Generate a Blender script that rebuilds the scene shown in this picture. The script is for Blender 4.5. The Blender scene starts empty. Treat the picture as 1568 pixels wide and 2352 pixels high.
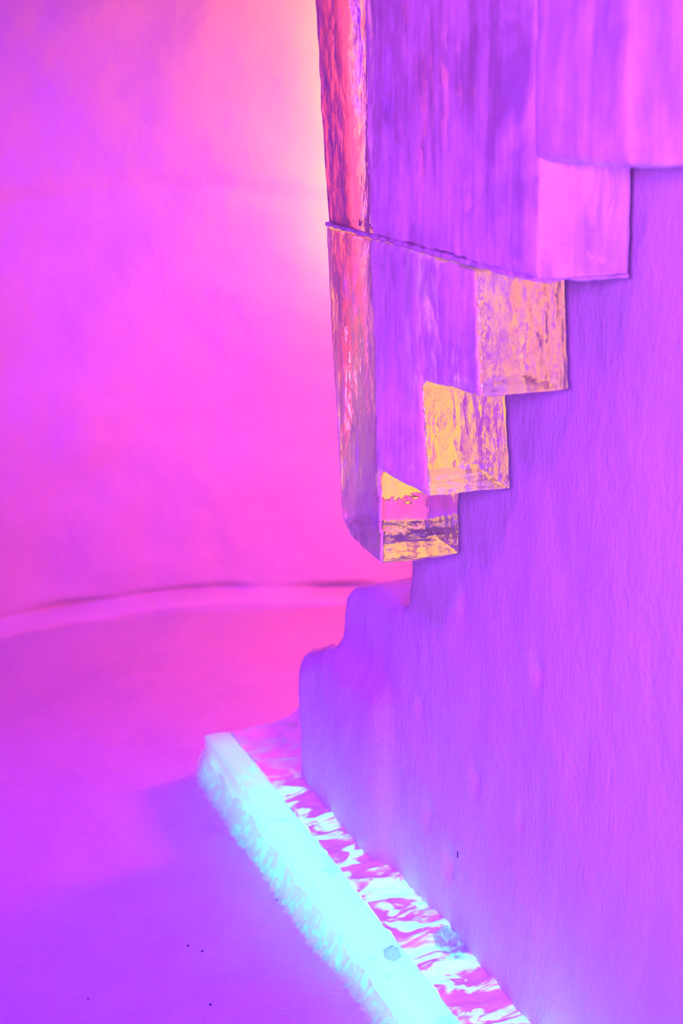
import bpy, bmesh, math, random
from mathutils import Vector, Matrix, noise as mn
random.seed(4)
sc = bpy.context.scene
# ------------------------------------------------------------------ camera
F = 3940.0; PITCH = math.radians(15); EYE = 2.4
cam_d = bpy.data.cameras.new('camera'); cam = bpy.data.objects.new('camera', cam_d)
sc.collection.objects.link(cam); sc.camera = cam
cam.location = (0, 0, EYE); cam.rotation_euler = (math.pi/2 - PITCH, 0, 0)
cam_d.sensor_fit = 'VERTICAL'; cam_d.sensor_height = 36; cam_d.lens = 36*F/2352
cam_d.clip_end = 200
cam_d.dof.use_dof = True; cam_d.dof.focus_distance = 4.1; cam_d.dof.aperture_fstop = 2.8
# ------------------------------------------------------------------ world, colour, lights
w = bpy.data.worlds.new('world'); sc.world = w; w.use_nodes = True
w.node_tree.nodes['Background'].inputs[0].default_value = (0.9, 0.06, 0.6, 1)
w.node_tree.nodes['Background'].inputs[1].default_value = 0.2
sc.view_settings.view_transform = 'Standard'; sc.view_settings.look = 'None'
sc.view_settings.gamma = 1; sc.view_settings.exposure = 0; sc.view_settings.use_curve_mapping = False
sc.cycles.max_bounces = 10; sc.cycles.transmission_bounces = 10; sc.cycles.diffuse_bounces = 4
sc.cycles.sample_clamp_indirect = 6

def lamp(name, kind, loc, target, color, power, size=0.5, size_y=None, spot=None, blend=1.0):
    d = bpy.data.lights.new(name, kind); o = bpy.data.objects.new(name, d); sc.collection.objects.link(o)
    o.location = loc
    v = Vector(target) - Vector(loc); o.rotation_euler = v.to_track_quat('-Z', 'Y').to_euler()
    d.color = color; d.energy = power
    if kind == 'AREA':
        d.size = size
        if size_y: d.shape = 'RECTANGLE'; d.size_y = size_y
    else: d.shadow_soft_size = size
    if kind == 'SPOT': d.spot_size = math.radians(spot); d.spot_blend = blend
    return o
LAMPS = [   # name, kind, place, aimed at, colour, power, size, height, spot angle
 ('orange_column', 'AREA', (0.16, 7.12, 2.35), (-0.2, 7.7, 2.35), (1, .34, .0), 13, .12, 1.7),
 ('red_column', 'AREA', (0.6, 6.7, 1.5), (-0.4, 7.4, 1.3), (1, .06, .0), 10, .3, 1.4),
 ('orange_behind_wall', 'AREA', (1.6, 6.0, 1.9), (1.9, 7.6, 1.9), (1, .08, .06), 110, 1.0, 1.8),
 ('red_floor_wash', 'AREA', (1.3, 6.3, 1.3), (-0.2, 5.6, 0.0), (1, .07, .26), 52, .3, .6),
 ('pink_wash', 'SPOT', (-2.0, 3.4, 4.0), (-1.6, 6.6, .6), (.30, .005, 1), 380, .4, None, 72),
 ('violet_far_left', 'SPOT', (-2.9, 5.0, 2.4), (-2.6, 7.2, 1.8), (.02, .0, 1), 720, .3, None, 95),
 ('violet_floor', 'SPOT', (-1.6, 1.0, 4.2), (-.6, 3.25, 0), (.24, .015, 1), 2100, .3, None, 60),
 ('pink_on_wall', 'SPOT', (-.4, .2, 2.45), (.35, 3.8, 1.6), (.55, .078, 1), 900, .35, None, 60),
 ('blue_on_wall', 'SPOT', (-.9, .2, 2.2), (.95, 2.2, .6), (.10, .11, 1), 300, .35, None, 70),
]
LED = 3.7
for L_ in LAMPS:
    lamp(*L_)

# ------------------------------------------------------------------ projection helpers (place things from the photo on real planes)
cP, sP = math.cos(PITCH), math.sin(PITCH)
def ray(x, y):
    u, v = (x-784)/F, (1176-y)/F
    return Vector((u, cP + v*sP, v*cP - sP))
def on_z(x, y, z=0.0):
    r = ray(x, y); t = (z-EYE)/r.z
    return Vector((r.x*t, r.y*t, z))
AX = math.radians(20)
D1 = Vector((-math.sin(AX), math.cos(AX), 0)); N1 = Vector((math.cos(AX), math.sin(AX), 0))
def sn(p): return Vector((p.dot(D1), p.dot(N1), p.z))          # world -> (along, across, up)
def on_off(x, y, off):
    r = ray(x, y); t = off/r.dot(N1); p = Vector((0, 0, EYE)) + r*t
    return sn(p)                                                 # in wall axes
LOC = Matrix(((D1.x, N1.x, 0, 0), (D1.y, N1.y, 0, 0), (0, 0, 1, 0), (0, 0, 0, 1)))   # wall axes -> world
def W(s, n, z): return LOC @ Vector((s, n, z))

# ------------------------------------------------------------------ materials
def mat(name):
    m = bpy.data.materials.new(name); m.use_nodes = True
    nt = m.node_tree; nt.nodes.clear()
    out = nt.nodes.new('ShaderNodeOutputMaterial')
    return m, nt, out
def nd(nt, t, **k):
    n = nt.nodes.new(t)
    for a, b in k.items():
        if a.startswith('i_'): n.inputs[a[2:].replace('_', ' ')].default_value = b
        else: setattr(n, a, b)
    return n
def coords(nt, scale=(1, 1, 1)):
    tc = nd(nt, 'ShaderNodeTexCoord'); mp = nd(nt, 'ShaderNodeMapping')
    mp.inputs['Scale'].default_value = scale
    nt.links.new(tc.outputs['Object'], mp.inputs['Vector']); return mp.outputs['Vector']
def tex(nt, vec, scale, detail=4, rough=.55, dist=0):
    n = nd(nt, 'ShaderNodeTexNoise'); n.inputs['Scale'].default_value = scale
    n.inputs['Detail'].default_value = detail; n.inputs['Roughness'].default_value = rough
    n.inputs['Distortion'].default_value = dist
    nt.links.new(vec, n.inputs['Vector']); return n.outputs['Fac']
def ramp(nt, fac, a, b, ca=(0, 0, 0, 1), cb=(1, 1, 1, 1)):
    r = nd(nt, 'ShaderNodeValToRGB'); r.color_ramp.elements[0].position = a; r.color_ramp.elements[1].position = b
    r.color_ramp.elements[0].color = ca; r.color_ramp.elements[1].color = cb
    nt.links.new(fac, r.inputs['Fac']); return r.outputs['Color']
def bump(nt, h, strength, dist, prev=None):
    b = nd(nt, 'ShaderNodeBump'); b.inputs['Strength'].default_value = strength; b.inputs['Distance'].default_value = dist
    nt.links.new(h, b.inputs['Height'])
    if prev: nt.links.new(prev, b.inputs['Normal'])
    return b.outputs['Normal']

def snow_mat(name, stretch=(1, 1, 1), fine=.35, coarse=.35, base=(.64, .64, .66)):
    m, nt, out = mat(name)
    p = nd(nt, 'ShaderNodeBsdfPrincipled')
    p.inputs['Roughness'].default_value = .75; p.inputs['Specular IOR Level'].default_value = .15
    v = coords(nt, stretch); v1 = coords(nt)
    c = ramp(nt, tex(nt, v1, 5, 6), .3, .7, (base[0]*.93, base[1]*.93, base[2]*.95, 1), (base[0], base[1], base[2], 1))
    nt.links.new(c, p.inputs['Base Color'])
    n1 = bump(nt, tex(nt, v, 14, 6, .6, .4), coarse, .02)
    n2 = bump(nt, tex(nt, v, 70, 5, .65), fine, .006, n1)
    nt.links.new(n2, p.inputs['Normal']); nt.links.new(p.outputs[0], out.inputs[0])
    return m
M_floor = snow_mat('packed_snow', (1, 1, 1), .9, .5)
M_back = snow_mat('far_snow', (1, 1, .8), .25, .35)
M_wall = snow_mat('wall_snow', (1, 1, .55), .8, .4)

def ice_mat(name, frost_lo, frost_hi, rough=.03, streak=1.0, frost_all=0.0, bmp=.25, trans=.45):
    """clear ice with saw streaks running up and down and patches of rime"""
    m, nt, out = mat(name)
    g = nd(nt, 'ShaderNodeBsdfGlass'); g.inputs['IOR'].default_value = 1.31; g.inputs['Roughness'].default_value = rough
    g.inputs['Color'].default_value = (.99, .985, 1, 1)
    d = nd(nt, 'ShaderNodeBsdfDiffuse'); d.inputs['Color'].default_value = (.93, .93, .96, 1)
    t = nd(nt, 'ShaderNodeBsdfTranslucent'); t.inputs['Color'].default_value = (.93, .93, .96, 1)
    mx0 = nd(nt, 'ShaderNodeMixShader'); mx0.inputs[0].default_value = trans
    nt.links.new(d.outputs[0], mx0.inputs[1]); nt.links.new(t.outputs[0], mx0.inputs[2])
    vs = coords(nt, (1, 1, .10*streak)); v = coords(nt)
    st = tex(nt, vs, 22, 5, .6, .3)
    pa = tex(nt, v, 4.5, 6, .6, .6)
    mul = nd(nt, 'ShaderNodeMath', operation='ADD')
    a = nd(nt, 'ShaderNodeMath', operation='MULTIPLY'); a.inputs[1].default_value = .45; nt.links.new(st, a.inputs[0])
    b = nd(nt, 'ShaderNodeMath', operation='MULTIPLY'); b.inputs[1].default_value = .55; nt.links.new(pa, b.inputs[0])
    nt.links.new(a.outputs[0], mul.inputs[0]); nt.links.new(b.outputs[0], mul.inputs[1])
    f = ramp(nt, mul.outputs[0], frost_lo, frost_hi, (frost_all,)*3+(1,), (1, 1, 1, 1))
    n1 = bump(nt, st, bmp, .008); n2 = bump(nt, tex(nt, v, 9, 4, .5, .5), bmp*1.2, .02, n1)
    for x in (g, d): nt.links.new(n2, x.inputs['Normal'])
    mx = nd(nt, 'ShaderNodeMixShader'); nt.links.new(f, mx.inputs[0])
    nt.links.new(g.outputs[0], mx.inputs[1]); nt.links.new(mx0.outputs[0], mx.inputs[2])
    nt.links.new(mx.outputs[0], out.inputs[0]); return m
M_ice = ice_mat('clear_ice', .62, .85, .03, 1, .03, .3)
M_ice_up = M_ice
M_rime = ice_mat('rimed_ice_face', .40, .60, .08, .6, .40, .2, .08)
M_clear_strip = ice_mat('streaked_far_strip', .56, .74, .04, .6, .08, .5, .1)
M_far = ice_mat('rimed_far_end', .50, .75, .05, 1, .10, .35, .85)
M_ice_milky = ice_mat('milky_ice', .35, .60, .15, .8, .45, .2, .1)

def glow_ice(name, holes, scale, stretch=(1, 1, 1), opaque_base=(.86, .86, .9), tr=.85, lo=.42, hi=.55):
    """thin ice that lets the strip light under it shine through; crusts of snow on it stop the light"""
    m, nt, out = mat(name)
    t = nd(nt, 'ShaderNodeBsdfTranslucent'); t.inputs['Color'].default_value = (.96, .97, .97, 1)
    d = nd(nt, 'ShaderNodeBsdfDiffuse'); d.inputs['Color'].default_value = opaque_base+(1,)
    gl = nd(nt, 'ShaderNodeBsdfGlossy'); gl.inputs['Roughness'].default_value = .25
    v = coords(nt, stretch); n = tex(nt, v, scale, 5, .6, .9)
    f = ramp(nt, n, lo, hi)
    if not holes:
        mxa = nd(nt, 'ShaderNodeMath', operation='MAXIMUM'); mxa.inputs[1].default_value = tr
        nt.links.new(f, mxa.inputs[0]); f = mxa.outputs[0]
    else:
        mxa = nd(nt, 'ShaderNodeMath', operation='MULTIPLY'); mxa.inputs[1].default_value = tr
        nt.links.new(f, mxa.inputs[0]); f = mxa.outputs[0]
    b = bump(nt, n, .5, .02); b = bump(nt, tex(nt, v, scale*4, 4), .4, .006, b)
    for x in (d, gl, t): nt.links.new(b, x.inputs['Normal'])
    mx = nd(nt, 'ShaderNodeMixShader'); nt.links.new(f, mx.inputs[0])
    nt.links.new(d.outputs[0], mx.inputs[1]); nt.links.new(t.outputs[0], mx.inputs[2])
    m2 = nd(nt, 'ShaderNodeMixShader'); m2.inputs[0].default_value = .06
    nt.links.new(mx.outputs[0], m2.inputs[1]); nt.links.new(gl.outputs[0], m2.inputs[2])
    nt.links.new(m2.outputs[0], out.inputs[0]); return m
M_bar = glow_ice('lit_bar_ice', False, 9, (1, 1, 1), tr=.68, lo=.30, hi=.66)
M_ledge = glow_ice('ledge_crust', True, 9, (1.5, .75, 1), tr=.9, lo=.47, hi=.70)
M_chunk = ice_mat('chunk_ice', .62, .9, .12, 8, .06, .15, .6)
def emit(name, col, s):
    m, nt, out = mat(name); e = nd(nt, 'ShaderNodeEmission'); e.inputs[0].default_value = col+(1,); e.inputs[1].default_value = s
    nt.links.new(e.outputs[0], out.inputs[0]); return m
CYAN = (.06, .72, 1.0)
M_added_glow = emit('added_orange_glow', (1, .42, .035), 1.7)  # glow of the panel added behind the lower ice block
M_led = emit('cyan_led', CYAN, LED); M_led2 = emit('cyan_led_deep', CYAN, LED*3.0)
def plain(name, col, r=.8):
    m, nt, out = mat(name); p = nd(nt, 'ShaderNodeBsdfPrincipled'); p.inputs['Base Color'].default_value = col+(1,)
    p.inputs['Roughness'].default_value = r; v = coords(nt)
    nt.links.new(bump(nt, tex(nt, v, 300, 3), .5, .002), p.inputs['Normal']); nt.links.new(p.outputs[0], out.inputs[0]); return m
M_dirt = plain('dirt', (.02, .015, .05))

# ------------------------------------------------------------------ object helpers
def add(name, me, m, parent=None, world=None, smooth=True):
    o = bpy.data.objects.new(name, me); sc.collection.objects.link(o)
    if m: me.materials.clear(); me.materials.append(m)
    if smooth:
        for p in me.polygons: p.use_smooth = True
    if world is not None: o.matrix_world = world
    if parent:
        o.parent = parent
    return o
def tag(o, label=None, cat=None, group=None, kind=None):
    for k, v in (('label', label), ('category', cat), ('group', group), ('kind', kind)):
        if v: o[k] = v
    return o
def grid(us, vs, fn, thick=None):
    vt = [fn(u, v) for v in vs for u in us]; nu = len(us)
    fc = [(j*nu+i, j*nu+i+1, (j+1)*nu+i+1, (j+1)*nu+i) for j in range(len(vs)-1) for i in range(nu-1)]
    me = bpy.data.meshes.new('grid'); me.from_pydata(vt, [], fc); me.update(); return me
def frange(a, b, n): return [a+(b-a)*i/(n-1) for i in range(n)]
def fb(p, s, o=4): return mn.fractal(Vector(p)*s, 1.0, 2.0, o)
def prism(poly, n0, n1):
    """polygon given as (s,z) pairs, extruded across from n0 to n1"""
    bm = bmesh.new()
    a = [bm.verts.new((s, n0, z)) for s, z in poly]; b = [bm.verts.new((s, n1, z)) for s, z in poly]
    bm.faces.new(a); bm.faces.new(b[::-1])
    for i in range(len(poly)):
        j = (i+1) % len(poly); bm.faces.new((a[i], b[i], b[j], a[j]))
    bmesh.ops.recalc_face_normals(bm, faces=bm.faces)
    me = bpy.data.meshes.new('prism'); bm.to_mesh(me); bm.free(); return me
def remeshed(me, voxel, smooth_it, fn=None):
    o = bpy.data.objects.new('tmp', me); sc.collection.objects.link(o)
    r = o.modifiers.new('r', 'REMESH'); r.mode = 'VOXEL'; r.voxel_size = voxel
    if smooth_it:
        s = o.modifiers.new('s', 'SMOOTH'); s.iterations = smooth_it; s.factor = .5
    dg = bpy.context.evaluated_depsgraph_get(); e = o.evaluated_get(dg)
    m2 = bpy.data.meshes.new_from_object(e); bpy.data.objects.remove(o)
    if fn:
        no = [v.normal.copy() for v in m2.vertices]
        for v, n in zip(m2.vertices, no): v.co = fn(v.co.copy(), n)
        m2.update()
    return m2

# ------------------------------------------------------------------ setting: floor
HB = .15                                    # height of the ice bar
Q = on_z(1222, 2352, HB).dot(N1)            # plane of the snow wall face
bTL = sn(on_z(463, 1684, HB)); bTR = sn(on_z(536, 1676, HB))
nTL, nTR = sn(on_z(967, 2346, HB)), sn(on_z(1054, 2346, HB))
BL, BR = (bTL.y+nTL.y)/2, (bTR.y+nTR.y)/2     # across-positions of the bar's two edges
BS = max(bTL.x, bTR.x)                        # far end of the bar
def floor_z(x, y):
    p = Vector((x, y, 0)); s, n = p.dot(D1), p.dot(N1)
    z = .035*fb((x, y, 0), .7, 3) + .006*fb((x, y, 3), 5, 4)
    z += .05*max(0, 1-abs(n-BL)/.5)*(.6+.4*fb((s, n, 8), 2, 2))*(1 if s < BS else max(0, 1-(s-BS)/.5)) - .02
    z -= .03*math.exp(-((s-BS+.1)/.35)**2 - ((n-BL+.1)/.25)**2)
    return z
xs = frange(-4.6, 5.5, 260); ys = frange(-2.5, 8.6, 280)
fl = add('floor', grid(xs, ys, lambda x, y: (x, y, floor_z(x, y))), M_floor); tag(fl, kind='structure')

# setting: the far snow wall, curving round to the left
base = [(6, 7.6), (2, 7.5), (0, 7.42), (-.7, 7.36), (-1.1, 7.22), (-1.45, 7.02), (-2.2, 6.4), (-3.0, 5.2), (-3.45, 3.4), (-3.6, 1), (-3.6, -2.4)]
def path(pts, n):
    L = [0]
    for a, b in zip(pts, pts[1:]): L.append(L[-1]+math.dist(a, b))
    out = []
    for i in range(n):
        t = L[-1]*i/(n-1); k = max(j for j in range(len(pts)-1) if L[j] <= t+1e-9); f = (t-L[k])/(L[k+1]-L[k])
        p0 = pts[max(k-1, 0)]; p1 = pts[k]; p2 = pts[k+1]; p3 = pts[min(k+2, len(pts)-1)]
        c = []
        for q in (0, 1):
            m1 = (p2[q]-p0[q])/2; m2 = (p3[q]-p1[q])/2
            c.append((2*f**3-3*f**2+1)*p1[q]+(f**3-2*f**2+f)*m1+(-2*f**3+3*f**2)*p2[q]+(f**3-f**2)*m2)
        out.append(c)
    return out
pp = path(base, 420)
def back(u, z):
    i = int(u); x, y = pp[i]; a = pp[max(i-2, 0)]; b = pp[min(i+2, 419)]
    t = Vector((b[0]-a[0], b[1]-a[1], 0)).normalized(); n = Vector((t.y, -t.x, 0)) * (-1)
    if (Vector((0, 2, 0))-Vector((x, y, 0))).dot(n) < 0: n = -n
    off = .05*fb((x, y, z), .8, 3) + .012*fb((x, y, z), 4, 3) + .06*max(0, z-1.6)*.35
    seam = 1.80 - .05*math.sin(x*2.6+.6) + .03*fb((x, y, 0), 1.5, 2)
    off -= .012*math.exp(-((z-seam)/.03)**2)*(1 if x < .1 else .2)
    off += .012*math.exp(-((z-seam-.08)/.06)**2)
    g = .045 + .022*fb((x*1.2, y, 9), 1.6, 3)
    off -= .08*math.exp(-((z-g)/.022)**2)*max(.1, min(1, .5+1.3*fb((x, y, 4), 2.4, 2)))
    if z < g: off += .06*min(1, (g-z)/.05)
    return (x+n.x*off, y+n.y*off, z)
zs = frange(-.12, .25, 46) + frange(.28, 4.8, 150)
bk = add('wall_back', grid(list(range(420)), zs, back), M_back); tag(bk, kind='structure')

# setting: the snow wall on the right with its stepped far end
prof_px = [(722, 1800), (722, 1690), (716, 1600), (716, 1545), (728, 1522), (786, 1512), (788, 1500), (796, 1370), (808, 1347), (850, 1348), (905, 1390), (938, 1393), (947, 1330), (952, 1200)]
prof = [on_off(x, y, Q) for x, y in prof_px]
send = prof[-1].x
poly = [(prof[0].x, -.15)] + [(p.x, p.z) for p in prof[1:]] + [(send+.02, 4.8), (-2.4, 4.8), (-2.4, -.15)]
ledge_s = on_off(905, 1600, Q)
DENTS = []
for x_, y_, r_, d_, st_ in [(1236, 1548, .014, .014, 1.6), (1022, 1985, .016, .02, 1.8), (982, 1870, .014, .012, 2), (1078, 1795, .012, .01, 2), (963, 1620, .010, .012, 1.8), (1060, 1385, .010, .010, 3), (1181, 1885, .008, .01, 2.5), (780, 1810, .008, .01, 2)]:
    q_ = on_off(x_, y_, Q); DENTS.append((q_.x, q_.z, r_*1.5, d_*1.1, st_))
def wall_fn(co, n):
    f = .030*fb((co.x, co.y, co.z*.7), .9, 3) + .006*fb((co.x*2, co.y, co.z), 3.5, 4)
    if n.y < -.3:
        # the lower far block stands a little proud of the face, with a ragged lip
        lip = 1.02 + .02*fb((co.x, 0, 0), 4, 2)
        a = 1/(1+math.exp(-(co.x-(ledge_s.x-.03*fb((co.z, 0, 5), 3, 2)))/.02)); b = 1/(1+math.exp((co.z-(ledge_s.z+.015*fb((co.x, 0, 1), 7, 2)))/.015))
        f += .045*a*b
        for ds, dz, dr, dd, st in DENTS:
            f -= dd*math.exp(-((co.x-ds)/dr)**2-((co.z-dz)/(dr*st))**2)
    return co + n*f
wl = remeshed(prism(poly, Q, Q+.62), .016, 4, wall_fn)
wr = add('wall_right', wl, M_wall, world=LOC); tag(wr, kind='structure')

# ------------------------------------------------------------------ ice wall of frozen blocks
P = Q - .245; TH = .205
def on_p(x, y): p = on_off(x, y, P); return (p.x, p.z)
ice = bpy.data.objects.new('ice_wall', None); sc.collection.objects.link(ice)
p0 = on_p(878, 1298); ice.location = W(p0[0], P+TH/2, p0[1])
tag(ice, 'clear ice block wall with stair-stepped underside glowing orange beside the violet snow wall', 'ice wall')
bpy.context.view_layer.update()
inv = ice.matrix_world.inverted()
ab0, ab1 = on_off(835, 0, P), on_off(868, 1070, P)
def s_ab(z): return ab0.x + (ab1.x-ab0.x)*(z-ab0.z)/(ab1.z-ab0.z)
ab_top = on_off(745, 512, P).z
z_milky = on_off(1232, 655, P).z
def ice_block(poly, m, seed, amp=.004, voxel=.009, it=3, name='ice_block', label=None):
    def fn(co, n):
        q = (co.x+seed, co.y, co.z*.35)
        return co + n*(amp*1.4*fb(q, 3.5, 3) + amp*.35*fb((q[0], q[1], q[2]*.5), 22, 3) + amp*.35*fb(q, 55, 2))
    me = remeshed(prism(poly, P, P+TH), voxel, it, fn)
    o = add(name, me, m); o.parent = ice; o.matrix_parent_inverse = Matrix.Identity(4)
    o.matrix_local = inv @ LOC
    # the long sawn side is rimed except for a clear strip by the far end
    me.materials.append(M_rime); me.materials.append(M_ice_milky); me.materials.append(M_far); me.materials.append(M_clear_strip)
    for p in me.polygons:
        c = p.center; edge = s_ab(c.z) + .004*mn.noise(Vector((0, 0, c.z*14)))
        if p.normal.y < -.6 and c.x < edge: p.material_index = 1
        elif p.normal.y < -.6: p.material_index = 4
        elif p.normal.x > .5 and c.z < ab_top: p.material_index = 3
        elif p.normal.x < -.6 and c.z > z_milky: p.material_index = 2
    if label: o['label'] = label
    return o
low = [(746, 520), (765, 860), (782, 1190), (801, 1233), (878, 1298), (872, 1080), (981, 1143), (966, 876), (1102, 915), (1088, 617)]
ice_block([on_p(*q) for q in low], M_ice, 0, label='lower clear block sawn into three hanging steps')
up = [(712, -260), (719, 0), (745, 512), (1232, 643), (1232, 366), (1224, 0), (1222, -260)]
ice_block([on_p(*q) for q in up], M_ice_up, 7, amp=.006, voxel=.012, label='upper block, streaked violet and pink')
top = [(1231, 362), (1442, 391), (1438, 0), (1436, -260), (1226, -260)]
ice_block([on_p(*q) for q in top], M_ice_milky, 13, amp=.006, voxel=.012, label='milky top block nearest the camera')
# white frost frozen in the open joint between the blocks
M_frost = snow_mat('joint_frost', (1, 1, 1), .6, .5)
def jf(co, n): return co + n*.004*fb(co, 30, 3)
jo = add('frost_joint', remeshed(prism([on_p(*q) for q in [(746, 509), (747, 519), (1226, 650), (1226, 640)]], P-.001, P+TH-.003), .005, 2, jf), M_frost)
jo.parent = ice; jo.matrix_parent_inverse = Matrix.Identity(4); jo.matrix_local = inv @ LOC

# unseen amber panel added behind the lower block to yellow its ends, leaning along
e0, e1, e2 = on_p(749, 560), on_p(765, 860), on_p(780, 1170)
def panel(sp, n_a, n_b, g):
    pts = [(e2[0]+sp, e2[1]-g), (e1[0]+sp, e1[1]), (e0[0]+sp, e0[1]+g)]
    return prism(pts+[(x+.012, z) for x, z in pts[::-1]], n_a, n_b)
hs = add('added_glow_panel', panel(.125, P+.062, P+TH+.03, .0), M_added_glow, smooth=False)
hs['label'] = 'unseen orange glow panel added behind the clear ice'
hb = add('added_panel_back', panel(.139, P+.072, P+TH+.035, .006), M_dirt, smooth=False)  # dark back of the added glow panel
for o in [hs, hb]:
    o.parent = ice; o.matrix_parent_inverse = Matrix.Identity(4); o.matrix_local = inv @ LOC

# ------------------------------------------------------------------ lit ice bar along the floor
SN = -1.0
bar = bpy.data.objects.new('ice_bar', None); sc.collection.objects.link(bar)
bar.location = W(BS, (BL+BR)/2, 0); tag(bar, 'long low bar of clear ice glowing cyan along the foot of the snow wall', 'ice bar')
bpy.context.view_layer.update(); binv = bar.matrix_world.inverted()
def under(o, inv_, par): o.parent = par; o.matrix_parent_inverse = Matrix.Identity(4); o.matrix_local = inv_ @ LOC
sec = [(BL-.004, .0), (BL, HB), (BR, HB), (BR, .0)]
def bar_fn(co, n):
    return co + n*(.006*fb(co, 4, 3)+.002*fb(co, 20, 3))
bm = prism([(BS, 0), (BS-.002, HB), (SN, HB), (SN, 0)], BL, BR)
me = remeshed(bm, .011, 2, bar_fn)
o = add('ice_block', me, M_bar); under(o, binv, bar)
led = add('light_strip', prism([(BS-.06, .045), (BS-.06, .058), (SN+.05, .058), (SN+.05, .045)], BL+.02, BR-.02), M_led, smooth=False); under(led, binv, bar)
led['label'] = 'cyan light strip frozen inside the bar'

# ------------------------------------------------------------------ ledge between bar and wall
def sstep(a, b, x): t = max(0, min(1, (x-a)/(b-a))); return t*t*(3-2*t)
WEND = prof[1].x                             # where the snow wall ends along the ledge
def ledge(s, k):
    reach = Q+.02 + .55*sstep(WEND-.03, WEND+.01, s)      # past the wall's end the bank runs on behind it
    n = BR-.002 + (reach-BR)*k; c = n-BR
    z = HB - .008 + .014*fb((s*2.6, n*.8, 0), 4, 4) + .007*fb((s*2.4, n, 2), 12, 3)
    z += .02*sstep(.10, .2, c)*sstep(BS-.6, BS-.2, s) + .22*sstep(.19, .42, c)*sstep(WEND-.2, WEND+.1, s)
    return (s, n, z)
lb = add('snow_ledge', grid(frange(BS+.01, SN, 620), frange(0, 1, 56), ledge), M_ledge, world=LOC)
tag(lb, 'crusted snow and ice shelf, patchily lit cyan between the ice bar and snow wall', 'ledge')
def ledge_end(k, h):
    s_, n_, z_ = ledge(BS+.01, k); return (BS+.01+.015*math.sin(h*3.14), n_, z_*h-.03*(1-h))
sl = add('end_face', grid(frange(0, 1, 56), frange(0, 1, 8), ledge_end), M_wall)
sl.parent = lb
led2 = add('light_strip', prism([(BS-.5, .03), (BS-.5, .045), (SN+.05, .045), (SN+.05, .03)], BR+.02, BR+.11), M_led2, smooth=False)
led2.parent = lb; led2['label'] = 'cyan light strip buried under the crust'

# ragged frost along the left foot of the bar
def fringe(s, k):
    jag = .45+.6*mn.noise(Vector((s*34, 0, 0)))+.6*mn.noise(Vector((s*95, 3, 0)))
    w_ = .02+.032*jag
    n = BL-.006-w_*k + .006*mn.noise(Vector((s*40, k*3, 2)))
    z = (.085+.03*mn.noise(Vector((s*9, 1, 0))))*(1-k)**1.3 + .004*mn.noise(Vector((s*60, k*8, 2)))
    q = W(s, n, 0)
    return (s, n, z+floor_z(q.x, q.y)*k**.5+.004)
M_fr = glow_ice('frost', False, 16, (1.5, .7, 1), tr=.6)
fr = add('frost_fringe', grid(frange(BS, SN, 900), frange(0, 1, 9), fringe), M_fr); under(fr, binv, bar)

# ------------------------------------------------------------------ loose ice lumps
def lump(name, center_px, z, r, seed, m, label, cat, squash=(1, 1, .6), group=None, rz=0):
    bm = bmesh.new(); bmesh.ops.create_icosphere(bm, subdivisions=4, radius=1)
    for v in bm.verts:
        d = v.co.normalized()
        f = 1+.35*fb(d*1.3+Vector((seed, 0, 0)), 1.2, 3)
        c = Vector((d.x*squash[0], d.y*squash[1], d.z*squash[2]))*f*r
        c.z = max(c.z, -.6*r); v.co = c
    me = bpy.data.meshes.new(name); bm.to_mesh(me); bm.free()
    o = add(name, me, m); p = on_z(center_px[0], center_px[1], z); o.location = (p.x, p.y, z)
    o.rotation_euler = (0, 0, rz); tag(o, label, cat, group); return o
lump('ice_chunk', (1035, 2185), HB-.022, .062, 1, M_chunk, 'pale cyan peaked ice chunk on the crusted ledge against the snow wall', 'ice chunk', (.55, 1.15, .9), rz=AX)
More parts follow.
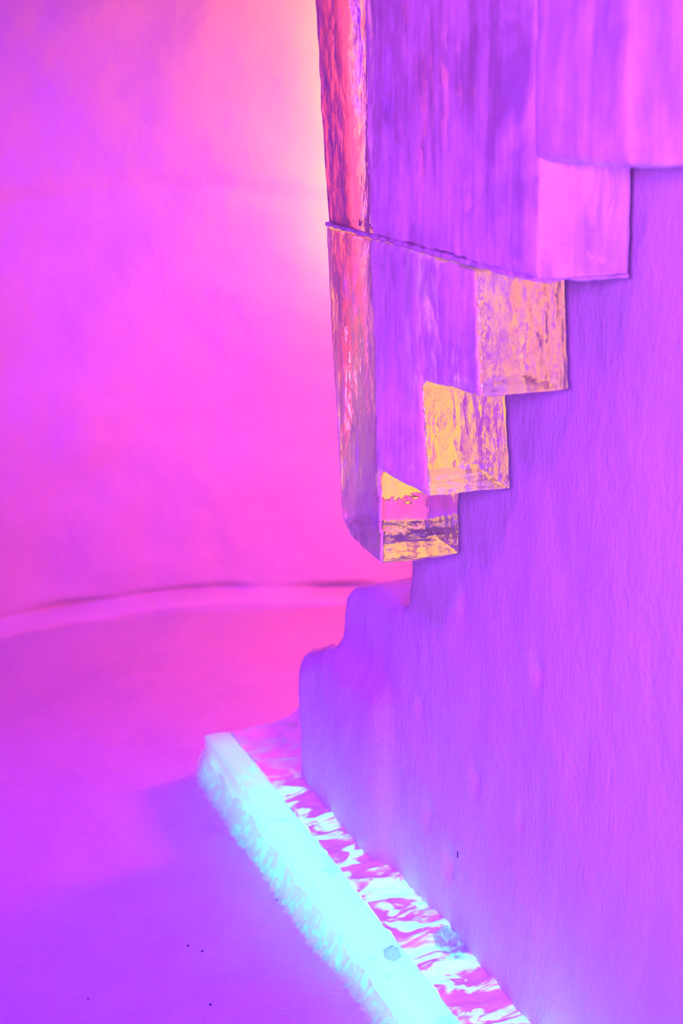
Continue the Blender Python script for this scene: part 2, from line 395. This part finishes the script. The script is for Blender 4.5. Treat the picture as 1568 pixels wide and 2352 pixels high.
lump('ice_chunk', (900, 2190), HB+.004, .024, 5, M_chunk, 'small rounded ice lump frozen on top of the glowing bar', 'ice chunk', (.9, 1.1, .7), rz=AX)
lump('ice_chunk', (1032, 2105), HB-.01, .032, 9, M_chunk, 'small pointed ice splinter behind the big chunk at the foot of the wall', 'ice chunk', (.5, 1.0, 1.2), rz=AX)

# ------------------------------------------------------------------ dirt specks
SPECKS = [(432, 2173, .0032, 'dark dirt speck on the snow floor, left one of the close pair'),
 (464, 2186, .0034, 'dark dirt speck on the snow floor, right one of the close pair'),
 (483, 2308, .0034, 'lone dark speck on the snow floor at the bottom, below the close pair'),
 (636, 2067, .0026, 'faint dark speck on the snow nearest the glowing bar'),
 (93, 2157, .0022, 'tiny speck on the snow floor closest to the left edge'),
 (202, 2294, .002, 'tiny speck on the snow floor in the bottom left corner')]
for k, (x, y, r, lab) in enumerate(SPECKS):
    p = on_z(x, y, 0); z = floor_z(p.x, p.y)
    bm = bmesh.new(); bmesh.ops.create_icosphere(bm, subdivisions=2, radius=r)
    for v in bm.verts: v.co *= 1+.4*mn.noise(v.co*400+Vector((k, 0, 0)))
    me = bpy.data.meshes.new('speck'); bm.to_mesh(me); bm.free()
    o = add('dirt_speck', me, M_dirt); p = on_z(x, y, z); o.location = (p.x, p.y, z+r*.3)
    tag(o, lab, 'dirt speck', 'dirt specks on the snow floor')
from mathutils.bvhtree import BVHTree
bvh = BVHTree.FromPolygons([v.co for v in wl.vertices], [tuple(p.vertices) for p in wl.polygons])
org = LOC.inverted() @ Vector((0, 0, EYE)); dr = (LOC.inverted().to_3x3() @ ray(1051, 1963)).normalized()
hit = bvh.ray_cast(org, dr)[0]
if hit:
    bm = bmesh.new(); bmesh.ops.create_icosphere(bm, subdivisions=2, radius=1)
    for v in bm.verts: v.co = Vector((v.co.x*.0022, v.co.y*.0018, v.co.z*.010+.002*math.sin(v.co.z*3)))
    me = bpy.data.meshes.new('sliver'); bm.to_mesh(me); bm.free()
    o = add('dirt_sliver', me, M_dirt); o.location = LOC @ hit; tag(o, 'thin dark upright sliver stuck in the snow wall above the ledge', 'dirt speck')
